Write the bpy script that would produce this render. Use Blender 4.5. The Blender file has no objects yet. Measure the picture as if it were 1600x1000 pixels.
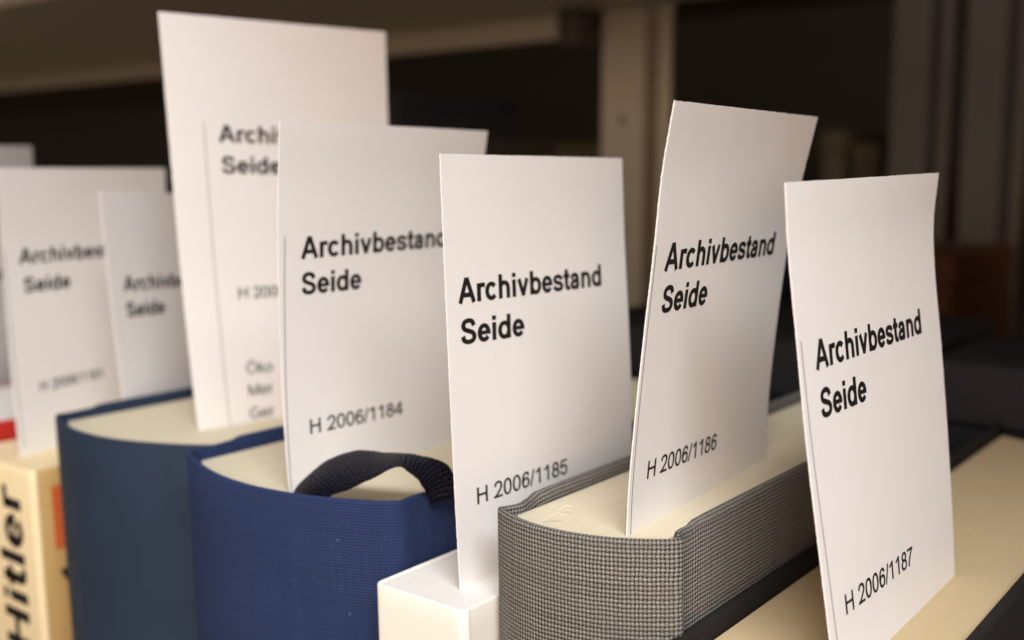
import bpy, math, random
import numpy as np
from mathutils import Vector

random.seed(7)
SC = bpy.context.scene
COL = SC.collection

# ------------------------------------------------------------------ camera
# The camera stands at the world origin; +x runs along the shelf, +y into it.
FPX, HORIZON = 1700.0, 275.0                      # focal length / horizon in photo pixels (1600 wide)
YAW, PITCH = math.radians(38.0), math.atan((500 - HORIZON) / FPX)
FW = np.array([-math.sin(YAW) * math.cos(PITCH), math.cos(YAW) * math.cos(PITCH), -math.sin(PITCH)])
RT = np.array([math.cos(YAW), math.sin(YAW), 0.0])
UP = np.cross(RT, FW)
cam = bpy.data.cameras.new('camera')
cam.sensor_width = 36.0
cam.lens = FPX / 1600 * 36.0
cam.clip_start, cam.clip_end = 0.01, 50.0
cam.dof.use_dof = True
cam.dof.focus_distance = 0.201
cam.dof.aperture_fstop = cam.lens / 3.3           # a 3.3 mm wide phone aperture
co = bpy.data.objects.new('camera', cam)
COL.objects.link(co)
co.rotation_euler = (math.pi / 2 - PITCH, 0, YAW)
SC.camera = co

# ------------------------------------------------------------------ light
world = bpy.data.worlds.new('World')
SC.world = world
world.use_nodes = True
bg = world.node_tree.nodes['Background']
bg.inputs[0].default_value = (1.0, 0.64, 0.40, 1)
bg.inputs[1].default_value = 0.165


def area(name, loc, target, sx, sy, power, col):
    l = bpy.data.lights.new(name, 'AREA')
    l.shape = 'RECTANGLE'
    l.size, l.size_y, l.energy, l.color = sx, sy, power, col
    o = bpy.data.objects.new(name, l)
    COL.objects.link(o)
    o.location = loc
    o.rotation_euler = (Vector(target) - Vector(loc)).to_track_quat('-Z', 'Y').to_euler()
    return o


area('aisle_ceiling_lamp', (0.52, -0.38, 0.86), (-0.10, 0.20, 0.0), 0.9, 0.40, 28.0, (0.94, 0.975, 1.0))
area('warm_bounce_fill', (0.62, -1.10, 0.15), (-0.2, 0.3, 0.0), 0.9, 0.5, 9.5, (1.0, 0.61, 0.38))  # added orange fill standing in for bounced light, not a real lamp
area('spine_fill', (-0.40, -1.15, 0.30), (-0.2, 0.2, -0.1), 0.9, 0.5, 6.5, (1.0, 0.92, 0.82))  # unseen fill added at front left to brighten the spines

SC.view_settings.view_transform = 'Standard'
SC.view_settings.look = 'None'
SC.view_settings.exposure = 0.0
SC.view_settings.gamma = 1.0
SC.view_settings.use_curve_mapping = False


# ------------------------------------------------------------------ pixel helpers
def ray(px, py):
    return FW + RT * (px - 800) / FPX + UP * (500 - py) / FPX


def at(px, py, axis, c):
    d = ray(px, py)
    return d * c / d[axis]


def proj(P):
    z = P @ FW
    return np.array([800 + FPX * (P @ RT) / z, 500 - FPX * (P @ UP) / z])


def catmull(pts, n):
    """n points along a Catmull-Rom curve through pts, evenly spaced by length."""
    P = [np.array(p, float) for p in pts]
    if len(P) == 2:
        return [P[0] + (P[1] - P[0]) * i / (n - 1) for i in range(n)]
    P = [2 * P[0] - P[1]] + P + [2 * P[-1] - P[-2]]
    out = []
    for i in range(1, len(P) - 2):
        a, b, c, d = P[i - 1:i + 3]
        for k in range(24):
            t = k / 24
            out.append(0.5 * (2 * b + (c - a) * t + (2 * a - 5 * b + 4 * c - d) * t * t + (3 * b - a - 3 * c + d) * t ** 3))
    out.append(P[-2])
    L = [0.0]
    for i in range(1, len(out)):
        L.append(L[-1] + np.linalg.norm(out[i] - out[i - 1]))
    A = np.array(out)
    s = np.linspace(0, L[-1], n)
    return [np.array([np.interp(q, L, A[:, k]) for k in range(A.shape[1])]) for q in s]


# ------------------------------------------------------------------ object helpers
def mesh_obj(name, verts, faces, mat, parent=None, smooth=True, uvs=None):
    me = bpy.data.meshes.new(name)
    me.from_pydata([tuple(map(float, v)) for v in verts], [], faces)
    if uvs is not None:
        uv = me.uv_layers.new(name='UVMap')
        for lp in me.loops:
            uv.data[lp.index].uv = uvs[lp.vertex_index]
    if smooth:
        for p in me.polygons:
            p.use_smooth = True
    me.materials.append(mat)
    o = bpy.data.objects.new(name, me)
    COL.objects.link(o)
    if parent is not None:
        o.parent = parent
        o.matrix_parent_inverse = parent.matrix_basis.inverted()
    return o


def thing(name, label, cat, loc=(0, 0, 0), group=None):
    o = bpy.data.objects.new(name, None)
    o.empty_display_size = 0.01
    COL.objects.link(o)
    o.location = loc
    bpy.context.view_layer.update()
    tag(o, label, cat, group)
    return o


def tag(o, label=None, cat=None, group=None, kind=None):
    for k, v in (('label', label), ('category', cat), ('group', group), ('kind', kind)):
        if v:
            o[k] = v
    return o


def box_data(x0, x1, y0, y1, z0, z1, b=0.0):
    """Box with chamfered vertical and horizontal edges (b = chamfer)."""
    if b <= 0:
        v = [(x, y, z) for z in (z0, z1) for y in (y0, y1) for x in (x0, x1)]
        f = [(0, 2, 3, 1), (4, 5, 7, 6), (0, 1, 5, 4), (2, 6, 7, 3), (0, 4, 6, 2), (1, 3, 7, 5)]
        return v, f
    def ringz(z, i):
        xs0, xs1, ys0, ys1 = x0 + i, x1 - i, y0 + i, y1 - i
        return [(xs0 + b, ys0, z), (xs1 - b, ys0, z), (xs1, ys0 + b, z), (xs1, ys1 - b, z),
                (xs1 - b, ys1, z), (xs0 + b, ys1, z), (xs0, ys1 - b, z), (xs0, ys0 + b, z)]
    rings = [ringz(z0, b), ringz(z0 + b, 0), ringz(z1 - b, 0), ringz(z1, b)]
    v = [p for r in rings for p in r]
    f = [tuple(range(7, -1, -1)), tuple(range(24, 32))]
    for k in range(3):
        for i in range(8):
            j = (i + 1) % 8
            f.append((k * 8 + i, k * 8 + j, k * 8 + 8 + j, k * 8 + 8 + i))
    return v, f


def box(name, dims, mat, parent=None, b=0.0):
    v, f = box_data(*dims, b)
    return mesh_obj(name, v, f, mat, parent, smooth=False)


def join(parts):
    V, Fc = [], []
    for v, f in parts:
        n = len(V)
        V += list(v)
        Fc += [tuple(i + n for i in q) for q in f]
    return V, Fc


def tube_data(pts, r, seg=6):
    pts = [np.array(p, float) for p in pts]
    V, Fc = [], []
    for i, p in enumerate(pts):
        t = pts[min(i + 1, len(pts) - 1)] - pts[max(i - 1, 0)]
        t = t / np.linalg.norm(t)
        a = np.cross(t, [0.31, 0.2, 0.93])
        a /= np.linalg.norm(a)
        c = np.cross(t, a)
        for k in range(seg):
            w = 2 * math.pi * k / seg
            V.append(p + r * (a * math.cos(w) + c * math.sin(w)))
    for i in range(len(pts) - 1):
        for k in range(seg):
            l = (k + 1) % seg
            Fc.append((i * seg + k, i * seg + l, i * seg + seg + l, i * seg + seg + k))
    return V, Fc


# ------------------------------------------------------------------ materials
class NT:
    def __init__(s, name, rough=0.6, spec=0.3):
        s.m = bpy.data.materials.new(name)
        s.m.use_nodes = True
        s.t = s.m.node_tree
        s.b = s.t.nodes['Principled BSDF']
        s.b.inputs['Roughness'].default_value = rough
        s.b.inputs['Specular IOR Level'].default_value = spec

    def n(s, typ, **kw):
        nd = s.t.nodes.new(typ)
        for k, v in kw.items():
            setattr(nd, k, v)
        return nd

    def l(s, a, b):
        s.t.links.new(a, b)

    def math(s, op, a, b=None, c=None):
        nd = s.n('ShaderNodeMath', operation=op)
        for i, q in enumerate((a, b, c)):
            if q is None:
                continue
            if isinstance(q, (int, float)):
                nd.inputs[i].default_value = q
            else:
                s.l(q, nd.inputs[i])
        return nd.outputs[0]

    def noise(s, vec, scale, detail=4, rough=0.55):
        nd = s.n('ShaderNodeTexNoise')
        nd.inputs['Scale'].default_value = scale
        nd.inputs['Detail'].default_value = detail
        nd.inputs['Roughness'].default_value = rough
        if vec is not None:
            s.l(vec, nd.inputs['Vector'])
        return nd.outputs['Fac']

    def coord(s, which='Object', scale=None):
        o = s.n('ShaderNodeTexCoord').outputs[which]
        if scale:
            mp = s.n('ShaderNodeMapping')
            mp.inputs['Scale'].default_value = scale
            s.l(o, mp.inputs['Vector'])
            o = mp.outputs[0]
        return o

    def ramp(s, fac, stops):
        nd = s.n('ShaderNodeValToRGB')
        els = nd.color_ramp.elements
        while len(els) < len(stops):
            els.new(0.5)
        for e, (p, c) in zip(els, stops):
            e.position = p
            e.color = (*c, 1)
        s.l(fac, nd.inputs[0])
        return nd.outputs[0]

    def mix(s, fac, a, b, mode='MIX'):
        nd = s.n('ShaderNodeMix', data_type='RGBA', blend_type=mode)
        for sock, q in ((nd.inputs[0], fac), (nd.inputs[6], a), (nd.inputs[7], b)):
            if isinstance(q, (int, float)):
                sock.default_value = q
            elif isinstance(q, tuple):
                sock.default_value = (*q, 1)
            else:
                s.l(q, sock)
        return nd.outputs[2]

    def bump(s, h, strength, dist):
        nd = s.n('ShaderNodeBump')
        nd.inputs['Strength'].default_value = strength
        nd.inputs['Distance'].default_value = dist
        s.l(h, nd.inputs['Height'])
        s.l(nd.outputs[0], s.b.inputs['Normal'])

    def color(s, c):
        if isinstance(c, tuple):
            s.b.inputs['Base Color'].default_value = (*c, 1)
        else:
            s.l(c, s.b.inputs['Base Color'])


def mat_card(name='card_paper', base=(0.80, 0.785, 0.775)):
    t = NT(name, 0.62, 0.25)
    c = t.coord()
    n1 = t.noise(c, 900, 5)
    n2 = t.noise(c, 60, 3)
    k = tuple(q * 0.94 for q in base)
    col = t.mix(n2, k, base)
    sp = t.noise(c, 420, 2)
    dots = t.ramp(sp, [(0.76, (0, 0, 0)), (0.80, (1, 1, 1))])
    col = t.mix(t.math('MULTIPLY', dots, 0.25), col, (0.45, 0.40, 0.35))
    t.color(col)
    t.bump(n1, 0.12, 0.0002)
    return t.m


def mat_pages(name, base, dark):
    t = NT(name, 0.75, 0.15)
    c = t.coord('Object', (5200, 10, 10))
    n1 = t.noise(c, 1.0, 3, 0.6)
    c2 = t.coord()
    n2 = t.noise(c2, 70, 4)
    col = t.mix(t.ramp(n1, [(0.3, (0, 0, 0)), (0.62, (1, 1, 1))]), dark, base)
    col = t.mix(t.ramp(n2, [(0.35, (0, 0, 0)), (0.75, (0.35, 0.35, 0.35))]), col, dark)
    t.color(col)
    t.bump(n1, 0.35, 0.0003)
    return t.m


def mat_cloth(name, thread, thread2, gap, pitch, bump, gapw=0.5, rough=0.85, fleck=0.0, irregular=0.25, spec=0.15, pitch_v=None):
    """Plain weave: over-under threads with small gaps, laid out in metres along the cloth."""
    t = NT(name, rough, spec)
    pitch_v = pitch_v or pitch
    uv = t.coord('UV')
    wob = t.n('ShaderNodeTexNoise')
    wob.inputs['Scale'].default_value = 260
    wob.inputs['Detail'].default_value = 3
    t.l(uv, wob.inputs['Vector'])
    off = t.n('ShaderNodeVectorMath', operation='MULTIPLY_ADD')
    t.l(wob.outputs['Color'], off.inputs[0])
    off.inputs[1].default_value = (pitch * irregular * 2,) * 3
    t.l(uv, off.inputs[2])
    sx = t.n('ShaderNodeSeparateXYZ')
    t.l(off.outputs[0], sx.inputs[0])
    U = t.math('MULTIPLY', sx.outputs[0], math.pi / pitch)
    V = t.math('MULTIPLY', sx.outputs[1], math.pi / pitch_v)
    su, sv = t.math('SINE', U), t.math('SINE', V)
    # warp on top where su*sv > 0, weft where it is < 0
    wa = t.math('MULTIPLY', t.math('POWER', t.math('ABSOLUTE', su), 0.6),
                t.math('MULTIPLY_ADD', t.math('MULTIPLY', t.math('SIGN', su), sv), 0.42, 0.58))
    we = t.math('MULTIPLY', t.math('POWER', t.math('ABSOLUTE', sv), 0.6),
                t.math('MULTIPLY_ADD', t.math('MULTIPLY', t.math('SIGN', sv), su), -0.42, 0.58))
    h = t.math('MAXIMUM', wa, we)
    fine = t.noise(uv, 5200, 3)
    big = t.noise(uv, 45, 4)
    h2 = t.math('MULTIPLY_ADD', fine, 0.25, h)
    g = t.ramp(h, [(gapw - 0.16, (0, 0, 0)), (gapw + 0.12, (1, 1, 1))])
    sv_ = t.n('ShaderNodeMapping')
    sv_.inputs['Scale'].default_value = (1 / pitch, 14, 1)
    t.l(off.outputs[0], sv_.inputs['Vector'])
    su_ = t.n('ShaderNodeMapping')
    su_.inputs['Scale'].default_value = (14, 1 / pitch_v, 1)
    t.l(off.outputs[0], su_.inputs['Vector'])
    na, nb = t.noise(sv_.outputs[0], 0.9, 1), t.noise(su_.outputs[0], 0.9, 1)
    warp_top = t.math('GREATER_THAN', wa, we)
    nth = t.math('ADD', t.math('MULTIPLY', na, warp_top), t.math('MULTIPLY', nb, t.math('SUBTRACT', 1.0, warp_top)))
    tc = t.mix(t.ramp(t.math('MULTIPLY_ADD', fine, 0.3, t.math('MULTIPLY', nth, 0.9)), [(0.38, (0, 0, 0)), (0.72, (1, 1, 1))]), thread2, thread)
    col = t.mix(g, gap, tc)  # gap colour: dark backing, with the shade of the pits painted in
    col = t.mix(t.ramp(big, [(0.35, (0, 0, 0)), (0.7, (0.5, 0.5, 0.5))]), col, tuple(0.55 * q for q in thread), 'MIX')
    if fleck > 0:
        fl = t.ramp(t.noise(uv, 900, 2), [(0.72, (0, 0, 0)), (0.80, (1, 1, 1))])
        col = t.mix(t.math('MULTIPLY', fl, fleck), col, tuple(min(1, q * 3 + 0.06) for q in thread2))
    t.color(col)
    t.bump(h2, bump, pitch * 0.6)
    return t.m


def mat_plain(name, col, rough=0.5, spec=0.3, scale=40, var=0.15, bump=0.0, bscale=1500, metallic=0.0):
    t = NT(name, rough, spec)
    t.b.inputs['Metallic'].default_value = metallic
    c = t.coord()
    n1 = t.noise(c, scale, 4)
    t.color(t.mix(n1, tuple(q * (1 - var) for q in col), tuple(min(1, q * (1 + var)) for q in col)))
    if bump:
        t.bump(t.noise(c, bscale, 4), bump, 0.0004)
    return t.m


M = {
    'card': mat_card(),
    'ink': mat_plain('black_ink', (0.012, 0.011, 0.011), 0.6, 0.2, 800, 0.3),
    'ink_soft': mat_plain('grey_ink', (0.10, 0.095, 0.09), 0.7, 0.2, 800, 0.3),
    'hairline': mat_plain('hairline_ink', (0.16, 0.15, 0.145), 0.7, 0.2, 800, 0.3),
    'pages_cream': mat_pages('cream_pages', (0.69, 0.61, 0.455), (0.60, 0.52, 0.375)),
    'pages_yellow': mat_pages('yellowed_pages', (0.55, 0.425, 0.255), (0.515, 0.392, 0.23)),
    'pages_white': mat_pages('white_pages', (0.78, 0.75, 0.71), (0.70, 0.66, 0.62)),
    'pages_buff': mat_pages('buff_pages', (0.80, 0.66, 0.42), (0.70, 0.55, 0.32)),
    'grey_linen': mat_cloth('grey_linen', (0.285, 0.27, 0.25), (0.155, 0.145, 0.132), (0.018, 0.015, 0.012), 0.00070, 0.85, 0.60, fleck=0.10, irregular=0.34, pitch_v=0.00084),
    'blue_cloth': mat_cloth('blue_cloth', (0.034, 0.058, 0.158), (0.023, 0.041, 0.115), (0.007, 0.012, 0.040), 0.00064, 1.0, 0.52, fleck=0.08),
    'slate_cloth': mat_cloth('slate_blue_cloth', (0.015, 0.032, 0.064), (0.011, 0.025, 0.052), (0.006, 0.013, 0.029), 0.00036, 0.45, 0.34, rough=0.6, fleck=0.05, spec=0.3),
    'dark_cloth': mat_cloth('dark_brown_cloth', (0.022, 0.019, 0.017), (0.016, 0.014, 0.012), (0.008, 0.007, 0.006), 0.0005, 0.6, 0.40),
    'red_cover': mat_plain('red_cover', (0.42, 0.020, 0.014), 0.45, 0.4),
    'white_cover': mat_plain('white_paper_cover', (0.80, 0.76, 0.69), 0.5, 0.4, 50, 0.03),
    'cream_cover': mat_plain('cream_paper_cover', (0.80, 0.69, 0.44), 0.45, 0.4, 50, 0.05),
    'tan_cover': mat_plain('tan_cover', (0.62, 0.42, 0.17), 0.5, 0.35, 50, 0.07),
    'orange_print': mat_plain('orange_print', (0.62, 0.13, 0.035), 0.5, 0.3, 50, 0.05),
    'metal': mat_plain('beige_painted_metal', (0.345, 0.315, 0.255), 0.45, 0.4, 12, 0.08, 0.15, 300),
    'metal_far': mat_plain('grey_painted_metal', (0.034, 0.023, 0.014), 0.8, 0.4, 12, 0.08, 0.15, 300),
    'dark_metal': mat_plain('dark_metal', (0.05, 0.045, 0.04), 0.5, 0.3, 12, 0.1),
    'navy_box': mat_plain('navy_board', (0.012, 0.0115, 0.014), 0.75, 0.3, 30, 0.15, 0.2, 900),
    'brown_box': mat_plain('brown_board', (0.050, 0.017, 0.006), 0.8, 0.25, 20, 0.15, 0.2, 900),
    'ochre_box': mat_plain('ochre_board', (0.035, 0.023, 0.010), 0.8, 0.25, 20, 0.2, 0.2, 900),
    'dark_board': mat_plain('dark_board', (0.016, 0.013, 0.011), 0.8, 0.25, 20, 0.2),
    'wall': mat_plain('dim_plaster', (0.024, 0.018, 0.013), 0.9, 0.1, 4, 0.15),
    'lint': mat_plain('pale_lint', (0.42, 0.44, 0.50), 0.9, 0.1),
    'thread': mat_plain('pale_thread', (0.62, 0.58, 0.48), 0.9, 0.1),
}
M['ribbon'] = mat_cloth('navy_ribbon', (0.006, 0.006, 0.016), (0.003, 0.003, 0.008), (0.001, 0.001, 0.003), 0.0011, 0.9, 0.40, rough=0.40, fleck=0.12, irregular=0.4, spec=0.16, pitch_v=0.0008)

# ------------------------------------------------------------------ lettering (own grotesque glyphs drawn from strokes)
CAP, XH = 0.716, 0.519


def ell(x0, x1, y0, y1, a0=0, a1=360, n=30, p=2.03):
    cx, cy, rx, ry = (x0 + x1) / 2, (y0 + y1) / 2, (x1 - x0) / 2, (y1 - y0) / 2
    out = []
    for i in range(n + 1):
        a = math.radians(a0 + (a1 - a0) * i / n)
        c, s = math.cos(a), math.sin(a)
        out.append((cx + rx * math.copysign(abs(c) ** (2 / p), c), cy + ry * math.copysign(abs(s) ** (2 / p), s)))
    return out


def curve(pts, x0, x1, y0, y1, n=36):
    return [tuple(q) for q in catmull([(x0 + (x1 - x0) * a, y0 + (y1 - y0) * b) for a, b in pts], n)]


def glyph(ch, bold):
    """-> (advance, list of strokes); a stroke is (points, stem width, bar width)."""
    W, w = (0.166, 0.130) if bold else (0.116, 0.096)
    h, g = W / 2, w / 2
    ov = 0.011
    S = []

    def st(pts, a=W, b=w):
        S.append((pts, a, b))

    def stem(x, y0, y1):
        st([(x, y0), (x, y1)])
    lb = 0.062 if bold else 0.060
    B = {'r': .389, 'c': .556, 'h': .611, 'i': .278, 'v': .556, 'b': .611, 'e': .556, 's': .556, 't': .333, 'a': .556, 'n': .611, 'd': .611,
         'l': .278, 'k': .556, 'o': .611, 'A': .722, 'S': .667, 'H': .722, 'G': .778, 'M': .833, '/': .278, ' ': .278, 'Ö': .778}
    R = {'r': .333, 'c': .5, 'h': .556, 'i': .222, 'v': .5, 'b': .556, 'e': .556, 's': .5, 't': .278, 'a': .556, 'n': .556, 'd': .556,
         'l': .222, 'k': .5, 'o': .556, 'A': .667, 'S': .667, 'H': .722, 'G': .778, 'M': .833, '/': .278, ' ': .278, 'Ö': .778}
    A = (B if bold else R).get(ch, .556)
    lo, hi = g - ov, XH + ov - g                       # centre lines of round lower-case letters
    r0, r1 = 0.028 + h, A - 0.028 - h                  # left / right centre lines of round letters
    d0, d1, dl, dh = 0.042 + h, A - 0.042 - h, g - ov, CAP + ov - g
    if ch in 'nh':
        stem(lb + h, 0, CAP if ch == 'h' else XH)
        x0, x1 = lb + h, A - lb - h
        st(ell(x0, x1, XH - 0.40, hi, 170, 0, 16) + [(x1, 0)])
    elif ch == 'r':
        stem(lb + h, 0, XH)
        st(curve([(0, .35), (.12, .82), (.5, 1.0), (1, .93)], lb + h, A + 0.004, XH - 0.24, hi, 12))
    elif ch in 'il':
        stem(A / 2, 0, CAP if ch == 'l' else XH)
        if ch == 'i':
            stem(A / 2, CAP - (0.127 if bold else 0.10), CAP)
    elif ch == 'c':
        st(ell(r0, r1 + 0.02, lo, hi, 38, 322, 28))
    elif ch == 'o':
        st(ell(r0, r1, lo, hi))
    elif ch == 'e':
        st(ell(r0, r1, lo, hi, 0, 326, 30))
        st([(r0, 0.262), (r1 + h, 0.262)], W, w * 0.86)
    elif ch in 'bd':
        stem(lb + h if ch == 'b' else A - lb - h, 0, CAP)
        st(ell(lb + h, r1, lo, hi) if ch == 'b' else ell(r0, A - lb - h, lo, hi))
    elif ch == 'a':
        x1 = A - 0.075 - h
        st(curve([(0.0, .72), (.16, .93), (.5, 1.0), (.86, .93), (1, .68), (1, .3), (1.0, .1), (1.08, 0)], r0 + 0.01, x1, g * 0.1, hi, 30))
        st(curve([(1, 1), (.6, .86), (.2, .72), (0, .42), (.14, .1), (.45, 0), (.8, .16), (1, .5)], r0 - 0.008, x1, lo, 0.305, 30), W * 0.95, w)
    elif ch == 's':
        st(curve([(.97, .73), (.83, .93), (.5, 1), (.16, .93), (.04, .75), (.18, .59), (.5, .51), (.85, .41), (1, .25), (.86, .06), (.5, 0), (.12, .07), (0, .27)], r0 - 0.012, r1 + 0.012, lo, hi), W * 0.93, w * 0.95)
    elif ch == 't':
        st([(0.075 + h, 0.66)] + curve([(0, 1), (0, .25), (.18, .03), (.55, 0), (1, .06)], 0.075 + h, A - 0.012, g - 0.01, 0.5, 16))
        st([(0.014, XH - g), (A - 0.018, XH - g)])
    elif ch == 'v':
        st([(0.012 + h * 1.05, XH), (A / 2, 0.03)], W * 0.98, W * 0.5)
        st([(A - 0.012 - h * 1.05, XH), (A / 2, 0.03)], W * 0.98, W * 0.5)
        st([(A / 2 - h * 0.95, 0.035), (A / 2 + h * 0.95, 0.035)], W, 0.07)
    elif ch == 'k':
        stem(lb + h, 0, CAP)
        st([(A - h - 0.03, XH), (lb + h, 0.19)], W, w)
        st([(lb + 0.15, 0.30), (A - h - 0.012, 0)], W * 1.05, w)
    elif ch == 'A':
        st([(0.004 + h * 1.05, 0), (A / 2 - 0.006, CAP - 0.01)], W, W * 0.5)
        st([(A - 0.004 - h * 1.05, 0), (A / 2 + 0.006, CAP - 0.01)], W, W * 0.5)
        st([(A / 2 - h * 1.05, CAP - 0.04), (A / 2 + h * 1.05, CAP - 0.04)], W, 0.08)
        st([(0.15, 0.225), (A - 0.15, 0.225)])
    elif ch == 'H':
        stem(0.074 + h, 0, CAP)
        stem(A - 0.074 - h, 0, CAP)
        st([(0.074 + h, 0.385), (A - 0.074 - h, 0.385)])
    elif ch == 'M':
        stem(0.072 + h, 0, CAP)
        stem(A - 0.072 - h, 0, CAP)
        st([(0.075 + h, CAP - 0.02), (A / 2, 0.02)])
        st([(A - 0.075 - h, CAP - 0.02), (A / 2, 0.02)])
    elif ch == 'S':
        st(curve([(.96, .74), (.83, .93), (.5, 1), (.16, .93), (.03, .75), (.16, .6), (.5, .51), (.86, .41), (1, .24), (.86, .06), (.5, 0), (.12, .07), (0, .28)], 0.045 + h, A - 0.04 - h, dl, dh))
    elif ch == 'G':
        st(ell(0.045 + h, A - 0.06 - h, dl, dh, 40, 318, 32))
        st([(A - 0.06 - h, 0.10), (A - 0.06 - h, 0.33)])
        st([(A - 0.06, 0.33), (A * 0.52, 0.33)])
    elif ch == 'Ö':
        st(ell(0.045 + h, A - 0.045 - h, dl, dh, n=40))
        for x in (0.29, 0.49):
            st([(x, 0.79), (x, 0.89)])
    elif ch == '/':
        st([(h * 0.7, -0.012), (A - h * 0.7, CAP + 0.012)], W * 0.85, w * 0.6)
    elif ch == '0':
        st(ell(d0, d1, dl, dh, p=2.2))
    elif ch == '1':
        stem(0.335, 0, CAP)
        st(curve([(1, 1), (.6, .5), (0, 0)], 0.11, 0.335, 0.525, CAP - 0.02, 8), W, w * 0.95)
    elif ch == '2':
        st(curve([(.02, .70), (.15, .92), (.5, 1), (.86, .92), (.98, .72), (.86, .52), (.5, .26), (.08, 0)], d0, d1, g, dh))
        st([(0.03, g), (A - 0.045, g)])
    elif ch == '3':
        st(curve([(.0, .79), (.14, .94), (.48, 1), (.84, .92), (.93, .76), (.8, .59), (.36, .53)], d0, d1, dl, dh))
        st(curve([(.36, .53), (.84, .48), (1, .27), (.85, .06), (.48, 0), (.13, .08), (0, .26)], d0, d1, dl, dh))
    elif ch == '4':
        stem(0.40, 0, CAP)
        st([(0.40, CAP - 0.03), (0.05, 0.22)])
        st([(0.02, 0.205), (A - 0.02, 0.205)])
    elif ch == '5':
        st([(A - 0.065, CAP - g), (0.135, CAP - g)])
        st([(0.15, CAP - g), (0.085, 0.335)])
        st(curve([(.05, .48), (.28, .61), (.54, .64), (.87, .54), (1, .31), (.85, .07), (.48, 0), (.13, .08), (0, .25)], d0, d1, dl, dh))
    elif ch == '6':
        st(curve([(.97, .78), (.83, .94), (.54, 1), (.2, .88), (.02, .55), (.02, .35), (.18, .07), (.52, 0), (.86, .08), (1, .31), (.86, .54), (.52, .61), (.2, .52), (.04, .34)], d0, d1, dl, dh, 48))
    elif ch == '7':
        st([(0.045, CAP - g), (A - 0.04, CAP - g)])
        st(curve([(1, 1), (.6, .62), (.36, .28), (.28, 0)], 0.04, A - 0.04 - h, 0, CAP - g, 16))
    elif ch == '8':
        st(ell(d0 + 0.03, d1 - 0.03, 0.385, dh))
        st(ell(d0, d1, dl, 0.385))
    return A, S


def text_2d(s, bold, track=0.0):
    """2-D quads of a line of lettering, in em units; returns verts, faces, length."""
    V, Fc, x = [], [], 0.0
    for ch in s:
        A, S = glyph(ch, bold)
        for pts, a, b in S:
            pts = [((q[0] - A / 2) * 1.06 + A / 2, q[1]) for q in pts]
            P = [np.array(p, float) for p in pts]
            n = len(V)
            for i, p in enumerate(P):
                t = P[min(i + 1, len(P) - 1)] - P[max(i - 1, 0)]
                t = t / (np.linalg.norm(t) + 1e-9)
                nn = np.array([-t[1], t[0]])
                wd = math.hypot(a * nn[0], b * nn[1]) / 2
                V.append((x + p[0] + nn[0] * wd, p[1] + nn[1] * wd))
                V.append((x + p[0] - nn[0] * wd, p[1] - nn[1] * wd))
            for i in range(len(P) - 1):
                Fc.append((n + 2 * i, n + 2 * i + 1, n + 2 * i + 3, n + 2 * i + 2))
        x += A + track
    return V, Fc, x


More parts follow.
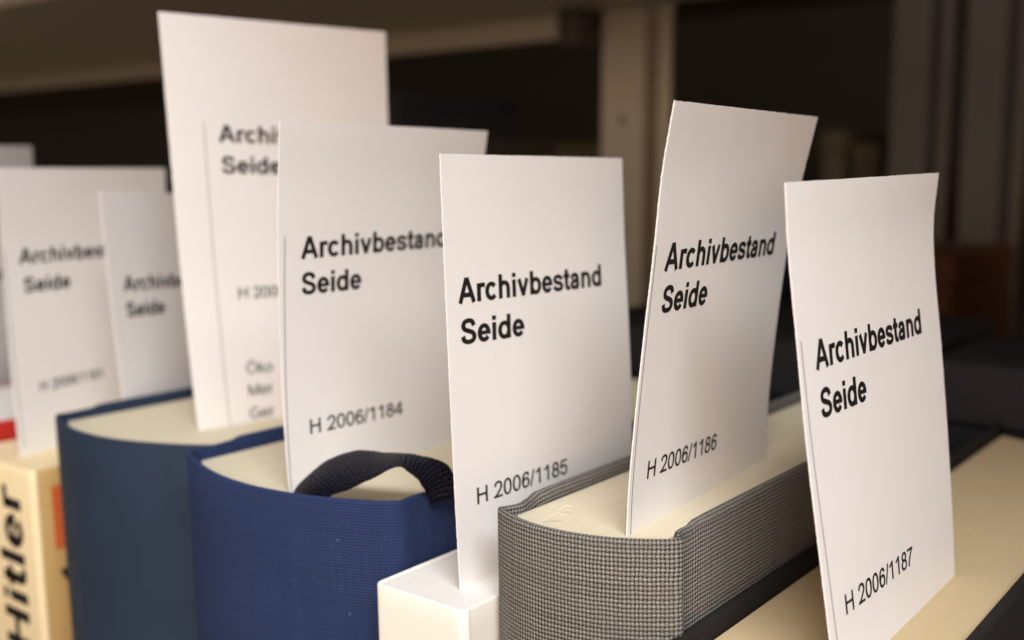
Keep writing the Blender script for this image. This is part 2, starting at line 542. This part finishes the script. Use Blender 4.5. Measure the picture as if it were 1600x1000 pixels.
# ------------------------------------------------------------------ cards
class Card:
    """A paper card standing in a book; L and R are photo pixels down its left and right edges,
    which lie in the planes y = yl and y = yr."""

    def __init__(s, label, L, R, yl, yr, extra=0.012, bulge=0.0, rough=0.00008, nv=170, seed=1):
        rnd = random.Random(seed)
        def edge(px, y):
            P = [at(a, b, 1, y) for a, b in px]
            P.append(P[-1] + (P[-1] - P[-2]) / np.linalg.norm(P[-1] - P[-2]) * 0.0001)
            return P
        EL, ER = catmull(edge(L, yl)[:-1], 80), catmull(edge(R, yr)[:-1], 80)
        def ext(E, ln):
            cur = sum(np.linalg.norm(E[i + 1] - E[i]) for i in range(len(E) - 1))
            d = E[-1] - E[-6]
            d = d / np.linalg.norm(d)
            return catmull(E + [E[-1] + d * (ln - cur) * k / 4 for k in range(1, 5)], 80) if ln - cur > 1e-5 else E
        lenL = sum(np.linalg.norm(EL[i + 1] - EL[i]) for i in range(79)) + extra
        s.H = lenL
        s.EL, s.ER = np.array(ext(EL, lenL)), np.array(ext(ER, lenL))
        s.W = abs(yr - yl)
        s.bulge = bulge
        NU, NV = 48, nv
        V, Fc, UVs = [], [], []
        for j in range(NV + 1):
            jl = [rnd.gauss(0, rough) for _ in range(2)]
            for i in range(NU + 1):
                u, v = i / NU, j / NV
                P = s.P(u, v)
                if i == 0:
                    P = P + np.array([0, jl[0], 0])
                if i == NU:
                    P = P + np.array([0, jl[1], 0])
                if j == 0:
                    P = P + np.array([0, 0, rnd.gauss(0, rough * 0.7)])
                V.append(P)
        w = NU + 1
        for j in range(NV):
            for i in range(NU):
                Fc.append((j * w + i, j * w + w + i, j * w + w + i + 1, j * w + i + 1))
        s.o = mesh_obj('label_card', V, Fc, M['card'], smooth=False)
        md = s.o.modifiers.new('thickness', 'SOLIDIFY')
        md.thickness, md.offset = 0.00028, -1.0
        tag(s.o, label, 'card', 'shelf-mark cards standing in the books')

    def P(s, u, v):
        k = v * (len(s.EL) - 1)
        i = int(max(0, min(len(s.EL) - 2, math.floor(k))))
        f = k - i
        a = s.EL[i] * (1 - f) + s.EL[i + 1] * f
        b = s.ER[i] * (1 - f) + s.ER[i + 1] * f
        P = a * (1 - u) + b * u
        P[0] += s.bulge * 4 * u * (1 - u)
        return P

    def inv(s, px, py):
        q = np.array([0.3, 0.4])
        for _ in range(40):
            e = proj(s.P(*q)) - np.array([px, py])
            J = np.stack([(proj(s.P(q[0] + 1e-4, q[1])) - proj(s.P(*q))) / 1e-4,
                          (proj(s.P(q[0], q[1] + 1e-4)) - proj(s.P(*q))) / 1e-4], 1)
            q = q - np.linalg.solve(J, e) * 0.8
        return q

    def lift(s, a, b, eps):
        """card coordinates in metres (a across, b down) -> point just proud of the paper"""
        u, v = a / s.W, b / s.H
        P = s.P(u, v)
        du, dv = s.P(u + 0.01, v) - s.P(u - 0.01, v), s.P(u, v + 0.01) - s.P(u, v - 0.01)
        n = np.cross(du, dv)
        n /= np.linalg.norm(n)
        if n[0] < 0:
            n = -n
        return P + n * eps

    def text(s, txt, bold, cap, start, end=None, tilt=0.0, name='printed_text', mat='ink', squash=1.0):
        V, Fc, ln = text_2d(txt, bold)
        em = cap / CAP
        q0 = s.inv(*start) * np.array([s.W, s.H])
        if end:
            q1 = s.inv(*end) * np.array([s.W, s.H])
            d = q1 - q0
            sx = np.linalg.norm(d) / ln
            d = d / np.linalg.norm(d)
            print('TEXT', txt, 'stretch %.3f tilt %.2f' % (sx / em, math.degrees(math.atan2(d[1], d[0]))))
        else:
            d = np.array([math.cos(tilt), math.sin(tilt)])
            sx = em * squash
        up = np.array([d[1], -d[0]])
        W3 = []
        for i, (x, y) in enumerate(V):
            q = q0 + d * x * sx + up * y * em
            W3.append(s.lift(q[0], q[1], 0.00006))
        return mesh_obj(name, W3, Fc, M[mat], s.o, smooth=False)

    def line(s, p0, p1, width=0.00022, mat='hairline'):
        q0, q1 = s.inv(*p0) * np.array([s.W, s.H]), s.inv(*p1) * np.array([s.W, s.H])
        d = q1 - q0
        n = np.array([d[1], -d[0]]) / np.linalg.norm(d) * width / 2
        V, Fc = [], []
        N = 40
        for i in range(N + 1):
            q = q0 + d * i / N
            V += [s.lift(*(q + n), 0.00006), s.lift(*(q - n), 0.00006)]
            if i < N:
                Fc.append((2 * i, 2 * i + 1, 2 * i + 3, 2 * i + 2))
        return mesh_obj('printed_line', V, Fc, M[mat], s.o, smooth=False)


CAPB, CAPN = 0.00505, 0.00345

# ------------------------------------------------------------------ the shelving (setting of the books)
SHELF_Z = -0.300
rack = thing('shelving_rack', 'beige steel shelving rack with perforated upright holding the row of books', 'shelf', (-0.2, 0.3, SHELF_Z))
box('shelf_board', (-1.6, 0.40, 0.10, 0.74, SHELF_Z - 0.025, SHELF_Z), M['metal'], rack, 0.002)
box('shelf_board', (-3.6, 0.60, 0.050, 0.385, 0.260, 0.282), M['metal'], rack, 0.002)
box('shelf_board', (-3.6, 0.50, 0.420, 0.715, 0.125, 0.150), M['metal'], rack, 0.002)
v, f = join([box_data(-3.6, at(880, 40, 1, 0.70)[0], 0.700, 0.712, 0.105, 0.1245, 0.0015)])
mesh_obj('shelf_lip', v, f, M['metal'], rack, smooth=False)
box('shelf_bracket', (at(881, 40, 1, 0.70)[0], -0.476, 0.690, 0.716, 0.098, 0.1245), M['dark_metal'], rack, 0.002)


def upright(x0, x1, y, z0, z1, parent, mat, pitch=0.05, hole=(0.007, 0.012), flange=True):
    """Perforated steel upright: a face plate with slots, side flanges and a second flange."""
    t = 0.002
    cx = (x0 + x1) / 2
    parts = []
    parts.append(box_data(x0, cx - hole[0] / 2, y, y + t, z0, z1))
    parts.append(box_data(cx + hole[0] / 2, x1, y, y + t, z0, z1))
    z = z0
    k = 0
    while z < z1 - 0.001:
        ze = min(z + pitch - hole[1], z1)
        parts.append(box_data(cx - hole[0] / 2, cx + hole[0] / 2, y, y + t, z, ze))
        z += pitch
    parts.append(box_data(x0, x0 + t, y + t, y + 0.03, z0, z1))
    parts.append(box_data(x1 - t, x1, y + t, y + 0.03, z0, z1))
    parts.append(box_data(x0 + t, x1 - t, y + 0.02, y + 0.022, z0, z1))
    if flange:
        parts.append(box_data(x1 + 0.010, x1 + 0.020, y + 0.004, y + 0.006, z0, z1))
        parts.append(box_data(x1, x1 + 0.0105, y + 0.022, y + 0.024, z0, z1))
    v, f = join(parts)
    return mesh_obj('upright', v, f, mat, parent, smooth=False)


upright(-0.474, -0.436, 0.7200, SHELF_Z - 0.0045, 0.60, rack, M['metal'], 0.0875, (0.005, 0.006))

# dark things stored behind the row and in the next rack
def storage_box(label, x0, x1, y0, y1, z0, z1, mat, lid=0.022, group=None):
    t = thing('storage_box', label, 'box', ((x0 + x1) / 2, (y0 + y1) / 2, z0), group)
    box('body', (x0, x1, y0, y1, z0, z1 - lid), mat, t, 0.0015)
    box('lid', (x0 - 0.0015, x1 + 0.0015, y0 - 0.0015, y1 + 0.0015, z1 - lid, z1), mat, t, 0.0015)
    return t


storage_box('long dark navy board box behind the grey linen book', -0.275, -0.125, 0.388, 0.505, SHELF_Z, -0.0625, M['navy_box'])
storage_box('dark navy board box behind the book with the wide cream page block', -0.116, 0.02, 0.388, 0.46, SHELF_Z, -0.0640, M['navy_box'])

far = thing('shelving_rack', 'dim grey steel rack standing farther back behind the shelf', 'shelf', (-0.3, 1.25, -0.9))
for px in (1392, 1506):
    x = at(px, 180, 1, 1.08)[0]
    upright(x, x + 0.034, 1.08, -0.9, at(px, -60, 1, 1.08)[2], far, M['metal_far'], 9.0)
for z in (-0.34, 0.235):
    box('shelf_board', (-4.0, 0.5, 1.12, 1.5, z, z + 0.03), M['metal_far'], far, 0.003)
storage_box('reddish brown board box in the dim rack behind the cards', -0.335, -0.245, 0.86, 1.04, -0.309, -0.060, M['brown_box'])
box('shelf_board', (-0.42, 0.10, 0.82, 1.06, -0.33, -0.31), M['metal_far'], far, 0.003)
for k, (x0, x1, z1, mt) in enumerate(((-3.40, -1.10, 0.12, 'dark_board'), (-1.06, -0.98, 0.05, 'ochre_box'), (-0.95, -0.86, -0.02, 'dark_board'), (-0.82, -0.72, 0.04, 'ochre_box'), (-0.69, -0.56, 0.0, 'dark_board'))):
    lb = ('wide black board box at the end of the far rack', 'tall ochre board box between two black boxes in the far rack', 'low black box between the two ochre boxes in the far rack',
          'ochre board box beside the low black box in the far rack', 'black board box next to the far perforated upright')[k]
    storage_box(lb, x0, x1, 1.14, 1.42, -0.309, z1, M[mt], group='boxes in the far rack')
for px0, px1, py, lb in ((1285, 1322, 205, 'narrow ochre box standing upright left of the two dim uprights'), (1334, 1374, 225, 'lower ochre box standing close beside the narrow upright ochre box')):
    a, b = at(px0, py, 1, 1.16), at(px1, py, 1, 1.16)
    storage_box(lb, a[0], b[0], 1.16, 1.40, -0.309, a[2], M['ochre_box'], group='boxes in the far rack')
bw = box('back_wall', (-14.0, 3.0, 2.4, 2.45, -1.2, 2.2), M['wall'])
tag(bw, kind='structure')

# ------------------------------------------------------------------ books
def sheared(V, ztop, k):
    """books lean a little in the row: the lower they are, the farther right"""
    return [(x + (ztop - z) * k, y, z) for x, y, z in V]


def hardback(label, xl, xr, yj, yb, zc, zp, bulge, cloth, pages, t=0.0026, ts=0.0013, sx=0.0, lean=0.018, skew=0.0, groove=0.0018, power=2.3, zspine=-0.0006, gw=0.0075, ysk=0.0, soften=3):
    """xl/xr: outer faces of the boards; yj: where the joints meet the spine; zc/zp: top of case / of pages.
    skew turns the whole book a little in plan (dx per dy)."""
    root = thing('hardback_book', label, 'book', ((xl + xr) / 2, (yj + yb) / 2, SHELF_Z), 'books standing in a row on the shelf')
    # plan of the case, from the left back corner round the spine to the right back corner
    left = [(xl + t / 2, yb), (xl + t / 2, yj + gw + 0.012), (xl + t / 2, yj + gw)]
    gl = [(xl + t / 2 + groove, yj + gw * 0.52)]
    sl, sr = xl + ts / 2 + 0.0002, xr - ts / 2 - 0.0002 + sx
    N = 40
    sp = []
    for i in range(N + 1):
        q = -1 + 2 * i / N
        q = math.copysign(abs(q) ** 0.8, q)
        sp.append((sl + (sr - sl) * (q + 1) / 2, yj - bulge * (1 - abs(q) ** power)))
    path, zone = [], []
    for i in range(26):
        path.append((xl + t / 2, yb + (yj + gw - yb) * i / 25)); zone.append(0)
    NG = 12
    for i in range(1, NG):
        a = i / NG
        path.append((xl + t / 2 + (sl - xl - t / 2) * a + groove * math.sin(math.pi * a) ** 1.5, yj + gw * (1 - a))); zone.append(1)
    for p in sp:
        path.append(p); zone.append(2)
    for i in range(1, NG):
        a = 1 - i / NG
        path.append((xr - t / 2 + (sr - xr + t / 2) * a - groove * math.sin(math.pi * a) ** 1.5, yj + gw * (1 - a))); zone.append(3)
    for i in range(26):
        path.append((xr - t / 2, yj + gw + (yb - yj - gw) * i / 25)); zone.append(4)
    P = [np.array(p) for p in path]
    j0, j1 = zone.index(2), len(zone) - 1 - zone[::-1].index(2)
    for _ in range(soften):
        Q = [p.copy() for p in P]
        for i in range(1, len(P) - 1):
            if min(abs(i - j0), abs(i - j1)) < 14:
                Q[i] = (P[i - 1] + 2 * P[i] + P[i + 1]) / 4
        P = Q
    path_len = [0.0]
    for i in range(1, len(P)):
        path_len.append(path_len[-1] + np.linalg.norm(P[i] - P[i - 1]))
    def thick(i):
        z = zone[i]
        if z in (0, 4):
            y = P[i][1] - (yj + gw)
            return ts + (t - ts) * min(1, max(0, (y + 0.004) / 0.008))
        return ts
    def ztop(i):
        z = zone[i]
        if z in (0, 4):
            y = P[i][1] - (yj + gw)
            return zc + zspine * 0.3 * max(0, 1 - y / 0.004)
        if z == 2:
            q = (P[i][0] - (sl + sr) / 2) / ((sr - sl) / 2)
            return zc + zspine * (1.0 - 0.4 * abs(q))
        return zc + zspine
    def strip(i0, i1, nm):
        V, UV, Fc = [], [], []
        prof = None
        for i in range(i0, i1 + 1):
            tg = P[min(i + 1, len(P) - 1)] - P[max(i - 1, 0)]
            tg /= np.linalg.norm(tg)
            n = np.array([-tg[1], tg[0]])                   # left of travel
            if zone[i] == 2 or True:
                pass
            out = -n if np.dot(-n, P[i] - np.array([(xl + xr) / 2, yj + 0.03])) > 0 else n
            th, zt = thick(i), ztop(i)
            r = th / 2
            ring = [(r, SHELF_Z)]
            for zz in (0.5, 0.8, 0.93):
                ring.append((r, SHELF_Z + (zt - r - SHELF_Z) * zz))
            for a in range(0, 181, 30):
                w = math.radians(a)
                ring.append((r * math.cos(w), zt - r + r * math.sin(w)))
            ring.append((-r, zt - 0.03))
            ring.append((-r, SHELF_Z))
            hh = 0.0
            for k, (d, z) in enumerate(ring):
                p = P[i] + out * d
                if k:
                    hh += math.hypot(ring[k][0] - ring[k - 1][0], ring[k][1] - ring[k - 1][1])
                V.append((p[0] + skew * (p[1] - yj), p[1] + ysk * (p[0] - xr), z))
                UV.append((path_len[i], hh - (zt - zc)))
            prof = len(ring)
        n = i1 - i0 + 1
        for i in range(n - 1):
            for k in range(prof):
                l = (k + 1) % prof
                Fc.append((i * prof + k, i * prof + prof + k, i * prof + prof + l, i * prof + l))
        if i0 == 0:
            Fc.append(tuple(range(prof)))
        if i1 == len(P) - 1:
            Fc.append(tuple((n - 1) * prof + k for k in range(prof - 1, -1, -1)))
        return mesh_obj(nm, sheared(V, zc, lean), Fc, cloth, root, uvs=UV)
    ia = zone.index(1) - 2
    ib = len(zone) - 1 - zone[::-1].index(3) + 2
    strip(0, ia, 'cover_board')
    strip(ia, ib, 'spine')
    strip(ib, len(P) - 1, 'cover_board')
    # page block: front follows the spine, fore-edge hollow
    a0, a1 = xl + t + 0.0003, xr - t - 0.0003
    ring = []
    NB = 24
    for i in range(NB + 1):
        q = -1 + 2 * i / NB
        ring.append((a0 + (a1 - a0) * (q + 1) / 2, yj + ts + 0.0012 - (bulge - 0.0004) * (1 - abs(q) ** power)))
    for i in range(NB + 1):
        q = 1 - 2 * i / NB
        ring.append((a0 + (a1 - a0) * (q + 1) / 2, yb - 0.004 - bulge * 0.6 * (1 - q * q)))
    V = []
    for z in (SHELF_Z + 0.003, zp - 0.0004, zp):
        ins = 0.0003 if z == zp else 0
        for x, y in ring:
            V.append((x + (ins if x < (a0 + a1) / 2 else -ins) + skew * (y - yj), y + ysk * (x - xr), z))
    # top as a strip between front and back rows so that it shades well
    m = len(ring)
    Fc = []
    for k in range(2):
        for i in range(m):
            j = (i + 1) % m
            Fc.append((k * m + i, k * m + j, k * m + m + j, k * m + m + i))
    for i in range(NB):
        Fc.append((2 * m + i, 2 * m + i + 1, 2 * m + m - 2 - i, 2 * m + m - 1 - i))
        Fc.append((i + 1, i, m - 1 - i, m - 2 - i))
    mesh_obj('page_block', sheared(V, zc, lean), Fc, pages, root, smooth=False)
    return root


def paperback(label, xl, xr, yf, yb, zt, cover, pages, side=None, lean=0.025, t=0.0005, r=0.0012):
    root = thing('paperback_book', label, 'book', ((xl + xr) / 2, (yf + yb) / 2, SHELF_Z), 'books standing in a row on the shelf')
    def wrap(nm, pth, mat):
        V, Fc = [], []
        P = [np.array(p) for p in pth]
        prof = 0
        for i, p in enumerate(P):
            tg = P[min(i + 1, len(P) - 1)] - P[max(i - 1, 0)]
            tg /= np.linalg.norm(tg)
            n = np.array([tg[1], -tg[0]])
            ring = [(t, SHELF_Z), (t, zt - 0.004), (t, zt - 0.0005), (t * 0.75, zt - 0.0001), (t * 0.5, zt), (0, zt - 0.0001), (0, SHELF_Z)]
            prof = len(ring)
            for d, z in ring:
                q = p + n * d
                V.append((q[0], q[1], z))
        for i in range(len(P) - 1):
            for k in range(prof):
                l = (k + 1) % prof
                Fc.append((i * prof + k, i * prof + prof + k, i * prof + prof + l, i * prof + l))
        return mesh_obj(nm, sheared(V, zt, lean), Fc, mat, root)
    arc_l = [(xl + t + r - r * math.cos(a), yf + t + r - r * math.sin(a)) for a in np.linspace(0, math.pi / 2, 7)]
    arc_r = [(xr - t - r + r * math.sin(a), yf + t + r - r * math.cos(a)) for a in np.linspace(0, math.pi / 2, 7)]
    mid = [(x, yf + t) for x in np.linspace(arc_l[-1][0], arc_r[0][0], 12)[1:-1]]
    wrap('cover', [(xl + t, y) for y in np.linspace(yb, arc_l[0][1], 14)[:-1]] + arc_l[:1], cover)
    wrap('spine', arc_l + mid + arc_r, cover)
    wrap('cover', arc_r[-1:] + [(xr - t, y) for y in np.linspace(arc_r[-1][1], yb, 14)[1:]], side or cover)
    e = t + 0.0001
    pv, pf = box_data(xl + e, xr - e, yf + e, yb - 0.001, SHELF_Z + 0.001, zt - 0.00025, 0.0004)
    mesh_obj('page_block', sheared(pv, zt, lean), pf, pages, root, smooth=False)
    return root


# white paperback under card 1185
paperback('plain white paperback between the navy cloth book and the grey linen book', -0.1529, -0.1288, 0.1500, 0.318, -0.0820, M['white_cover'], M['pages_white'])
# grey linen hardback
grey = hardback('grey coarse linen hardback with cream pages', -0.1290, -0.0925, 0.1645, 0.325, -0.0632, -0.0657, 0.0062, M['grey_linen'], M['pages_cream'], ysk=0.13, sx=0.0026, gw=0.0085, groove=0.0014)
# big book at the right end of the view
last = hardback('dark cloth hardback with wide cream page block beside the grey linen book', -0.0918, -0.0478, 0.132, 0.380, -0.0815, -0.0850, 0.008, M['dark_cloth'], M['pages_yellow'])
# navy cloth hardback with the ribbon
navy = hardback('bright navy cloth hardback with a ribbon marker looped over its pages', -0.2296, -0.1545, 0.1600, 0.335, -0.0675, -0.0712, 0.0105, M['blue_cloth'], M['pages_cream'], power=2.0, groove=0.0014, gw=0.012, lean=0.035, soften=8)
# slate blue hardback
slate = hardback('dark slate blue cloth hardback holding the tallest card', -0.3050, -0.2310, 0.1735, 0.36, -0.0698, -0.0730, 0.011, M['slate_cloth'], M['pages_cream'], power=2.0, ysk=0.085, lean=0.045, soften=16)
# paperbacks at the left
thin = paperback('thin tan booklet pressed between the cream paperback and the slate blue book', -0.3165, -0.3065, 0.1860, 0.34, -0.0950, M['tan_cover'], M['pages_buff'])
cream = paperback('cream paperback with bold black lettering up its spine', -0.3620, -0.3180, 0.1660, 0.33, -0.0905, M['cream_cover'], M['pages_buff'], side=M['tan_cover'], lean=0.04)
red = paperback('red paperback behind the cream paperback with the lettered spine', -0.4250, -0.3640, 0.1680, 0.33, -0.0835, M['red_cover'], M['pages_white'])

# lettering up the spine of the cream paperback (reads upwards, tops of letters to the left)
V2, F2, ln = text_2d('Hitler', True)
em = 0.0212
def on_spine(x, y):
    z = -0.1520 + x * em
    return (-0.3262 - y * em + (-0.0905 - z) * 0.04, 0.16594, z)
mesh_obj('printed_title', [on_spine(x, y) for x, y in V2], [q[::-1] for q in F2], M['ink'], cream, smooth=False)
# flat print on its right cover
def on_cover(pts):
    return [(-0.31794 + (-0.0905 - z) * 0.04, y, z) for y, z in pts]
mesh_obj('printed_block', on_cover([(0.1720, -0.0965), (0.1865, -0.0965), (0.1865, -0.1170), (0.1720, -0.1170)]), [(0, 1, 2, 3)], M['orange_print'], cream, smooth=False)
mesh_obj('printed_mark', on_cover([(0.1728, -0.1238), (0.1768, -0.1228), (0.1825, -0.1345), (0.1795, -0.1360)]), [(0, 1, 2, 3)], M['ink'], cream, smooth=False)

# ribbon marker of the navy book
E1 = [at(a, b, 1, y) for a, b, y in ((452, 790, .1565), (462, 764, .1575), (482, 743, .1585), (515, 718, .161), (556, 705, .1635), (612, 708, .166), (662, 713, .169), (695, 724, .1715), (712, 748, .174), (716, 775, .1745))]
E2 = [at(a, b, 1, y) for a, b, y in ((505, 797, .1550), (514, 780, .1552), (545, 770, .1555), (580, 753, .156), (608, 736, .158), (628, 731, .160), (645, 746, .163), (656, 762, .166), (664, 775, .168), (668, 790, .1685))]
n = 70
c1, c2 = catmull(E1, n), catmull(E2, n)
V, UV, Fc = [], [], []
K = 8
for i in range(n):
    for k in range(K + 1):
        a = k / K
        p = c1[i] * (1 - 0.92 * a) + c2[i] * 0.92 * a
        cr = 0.00007 * math.sin(i * 0.45 + 2.2 * a) + 0.00003 * math.sin(i * 1.1 - 3.0 * a)
        p = p + np.array([0.0, -0.0009 * math.sin(math.pi * a) + cr, 0.0004 * math.sin(math.pi * a) + cr])
        V.append(p)
        UV.append((i * 0.0006, a * 0.008))
for i in range(n - 1):
    for k in range(K):
        q = i * (K + 1) + k
        Fc.append((q, q + K + 1, q + K + 2, q + 1))
rb = mesh_obj('ribbon_marker', V, Fc, M['ribbon'], navy, uvs=UV)
md = rb.modifiers.new('thickness', 'SOLIDIFY')
md.thickness, md.offset = 0.0003, 0.0

# ------------------------------------------------------------------ cards
c = Card('white card H 2006/1187 in the book with the wide cream page block',
         [(1228, 285), (1233, 390), (1245, 520), (1262, 700), (1281, 860), (1298, 1000)],
         [(1467, 270), (1459, 345), (1461, 425), (1471, 540), (1481, 680), (1489, 820), (1493, 940)], 0.168, 0.2355, 0.016, seed=3, rough=0.000035)
c.text('Archivbestand', True, CAPB, (1275, 579), (1441, 520))
c.text('Seide', True, CAPB, (1283, 655), (1355, 625))
c.text('H 2006/1187', False, CAPN, (1321, 962), (1427, 880))
c.line((1251, 533), (1309, 1010))
c = Card('white card H 2006/1186 tilting sideways in the grey linen book',
         [(1055, 157), (1036, 270), (1022, 400), (1008, 520), (993, 660), (984, 760), (980, 838)],
         [(1278, 183), (1257, 265), (1238, 345), (1224, 430), (1212, 520), (1202, 610), (1197, 700), (1196, 740)], 0.1652, 0.2320, 0.014, seed=5, rough=0.00003)
c.text('Archivbestand', True, CAPB, (1037, 424), (1208, 397))
c.text('Seide', True, CAPB, (1031, 490), (1103, 475))
c.text('H 2006/1186', False, CAPN, (1009, 749), (1119, 701))
c.line((1026, 383), (985, 836), 0.00018, 'ink_soft')
c = Card('white card H 2006/1185 in the plain white paperback',
         [(688, 240), (692, 340), (699, 500), (708, 700), (716, 850), (720, 922)],
         [(972, 247), (976, 380), (982, 500), (986, 600), (988, 700)], 0.158, 0.2255, 0.014, seed=7, rough=0.00003)
c.text('Archivbestand', True, CAPB, (716, 475), (941, 446))
c.text('Seide', True, CAPB, (719, 539), (820, 524))
c.text('H 2006/1185', False, CAPN, (744, 789), (887, 739))
c = Card('white card H 2006/1184 behind the ribbon in the navy book',
         [(438, 187), (435, 300), (436, 450), (441, 600), (448, 710), (454, 776)],
         [(762, 205), (752, 290), (745, 400), (742, 520), (742, 640)], 0.1575, 0.2275, 0.014, seed=9, rough=0.00003)
c.text('Archivbestand', True, CAPB, (470, 405), None, math.radians(-0.5), squash=1.035)
c.text('Seide', True, CAPB, (470, 461), (565, 451))
c.text('H 2006/1184', False, CAPN, (483, 679), (629, 647))
c.line((445, 370), (456, 775))
c = Card('tallest white card with three lines of small print in the slate blue book',
         [(247, 18), (256, 120), (268, 260), (283, 430), (299, 580), (310, 670)],
         [(602, 50), (604, 120), (607, 220), (612, 380), (620, 560)], 0.1865, 0.2570, 0.014, seed=11, rough=0.00003)
c.text('Archivbestand', True, CAPB, (342, 222), None, math.radians(0.5))
c.text('Seide', True, CAPB, (346, 271), None, math.radians(0.5))
c.text('H 2006/1183', False, CAPN, (372, 467), None, math.radians(0.5))
for tx, p in (('Öko', (385, 585)), ('Mer', (388, 619)), ('Ger', (391, 655))):
    c.text(tx, False, CAPN, p, None, math.radians(0.3), mat='ink_soft')
c.line((318, 190), (360, 668))
c = Card('white card in the cream paperback with the lettered spine',
         [(-3, 262), (5, 420), (18, 580), (32, 716)],
         [(258, 263), (262, 420), (268, 600)], 0.1735, 0.2440, 0.014, seed=13, rough=0.00003)
c.text('Archivbestand', True, CAPB, (30, 413), None, 0.0)
c.text('Seide', True, CAPB, (37, 458), None, 0.0)
c.text('H 2006/1181', False, CAPN, (62, 612), None, 0.0)
c.line((6, 392), (38, 700))
c = Card('low white card in the thin booklet beside the slate blue book',
         [(155, 298), (166, 400), (181, 530), (195, 640)],
         [(385, 306), (392, 450), (400, 640)], 0.1900, 0.2600, 0.022, seed=15, rough=0.00003)
c.text('Archivbestand', True, CAPB * 0.95, (194, 455), None, 0.0)
c.text('Seide', True, CAPB * 0.95, (198, 496), None, 0.0)
c = Card('white card in the red paperback behind the other cards',
         [(-160, 226), (-150, 400), (-135, 600), (-128, 690)],
         [(50, 228), (58, 400), (66, 600)], 0.174, 0.242, 0.014, seed=17, rough=0.00003)
c.text('Archivbestand', True, CAPB, (-130, 460), None, 0.0)
c.text('Seide', True, CAPB, (-126, 500), None, 0.0)
c.text('H 2006/11', False, CAPN, (-100, 660), None, 0.0)

# ------------------------------------------------------------------ lint and loose threads
def fibre(p, d1, d2, ln):
    return [p + d1 * ln * s + d2 * ln * 0.35 * math.sin(s * 3) for s in np.linspace(0, 1, 6)]


rnd = random.Random(4)
def lint_on(parent, n, area_px, yplane, r, lo, hi):
    parts = []
    for _ in range(n):
        px, py = rnd.uniform(*area_px[0]), rnd.uniform(*area_px[1])
        p = at(px, py, 1, yplane(px))
        a = rnd.uniform(0, 6.3)
        parts.append(tube_data(fibre(p, np.array([math.cos(a), 0, math.sin(a)]), np.array([-math.sin(a), -0.2, math.cos(a)]), rnd.uniform(lo, hi)), r, 5))
    v, f = join(parts)
    o = mesh_obj('lint', v, f, M['lint'], parent)
    tag(o, kind='stuff')


def navy_y(px):
    q = (px - 455) / 155
    return 0.1600 - 0.0105 * (1 - min(1, q * q)) - 0.00015
lint_on(navy, 6, ((330, 590), (800, 995)), navy_y, 0.00003, 0.0004, 0.0010)
parts = []
for px, py, a, ln in ((845, 806, 0.6, .006), (852, 812, 0.9, .007), (872, 797, 0.7, .005), (880, 790, 0.3, .004), (858, 804, 1.3, .004))[1:3]:
    p = at(px, py, 2, -0.0648)
    parts.append(tube_data(fibre(p, np.array([math.cos(a), 0.35, 0.18]), np.array([0, 0.3, 0.5]), ln * 0.7), 0.00010, 5))
v, f = join(parts)
tag(mesh_obj('loose_thread', v, f, M['thread'], grey), kind='stuff')
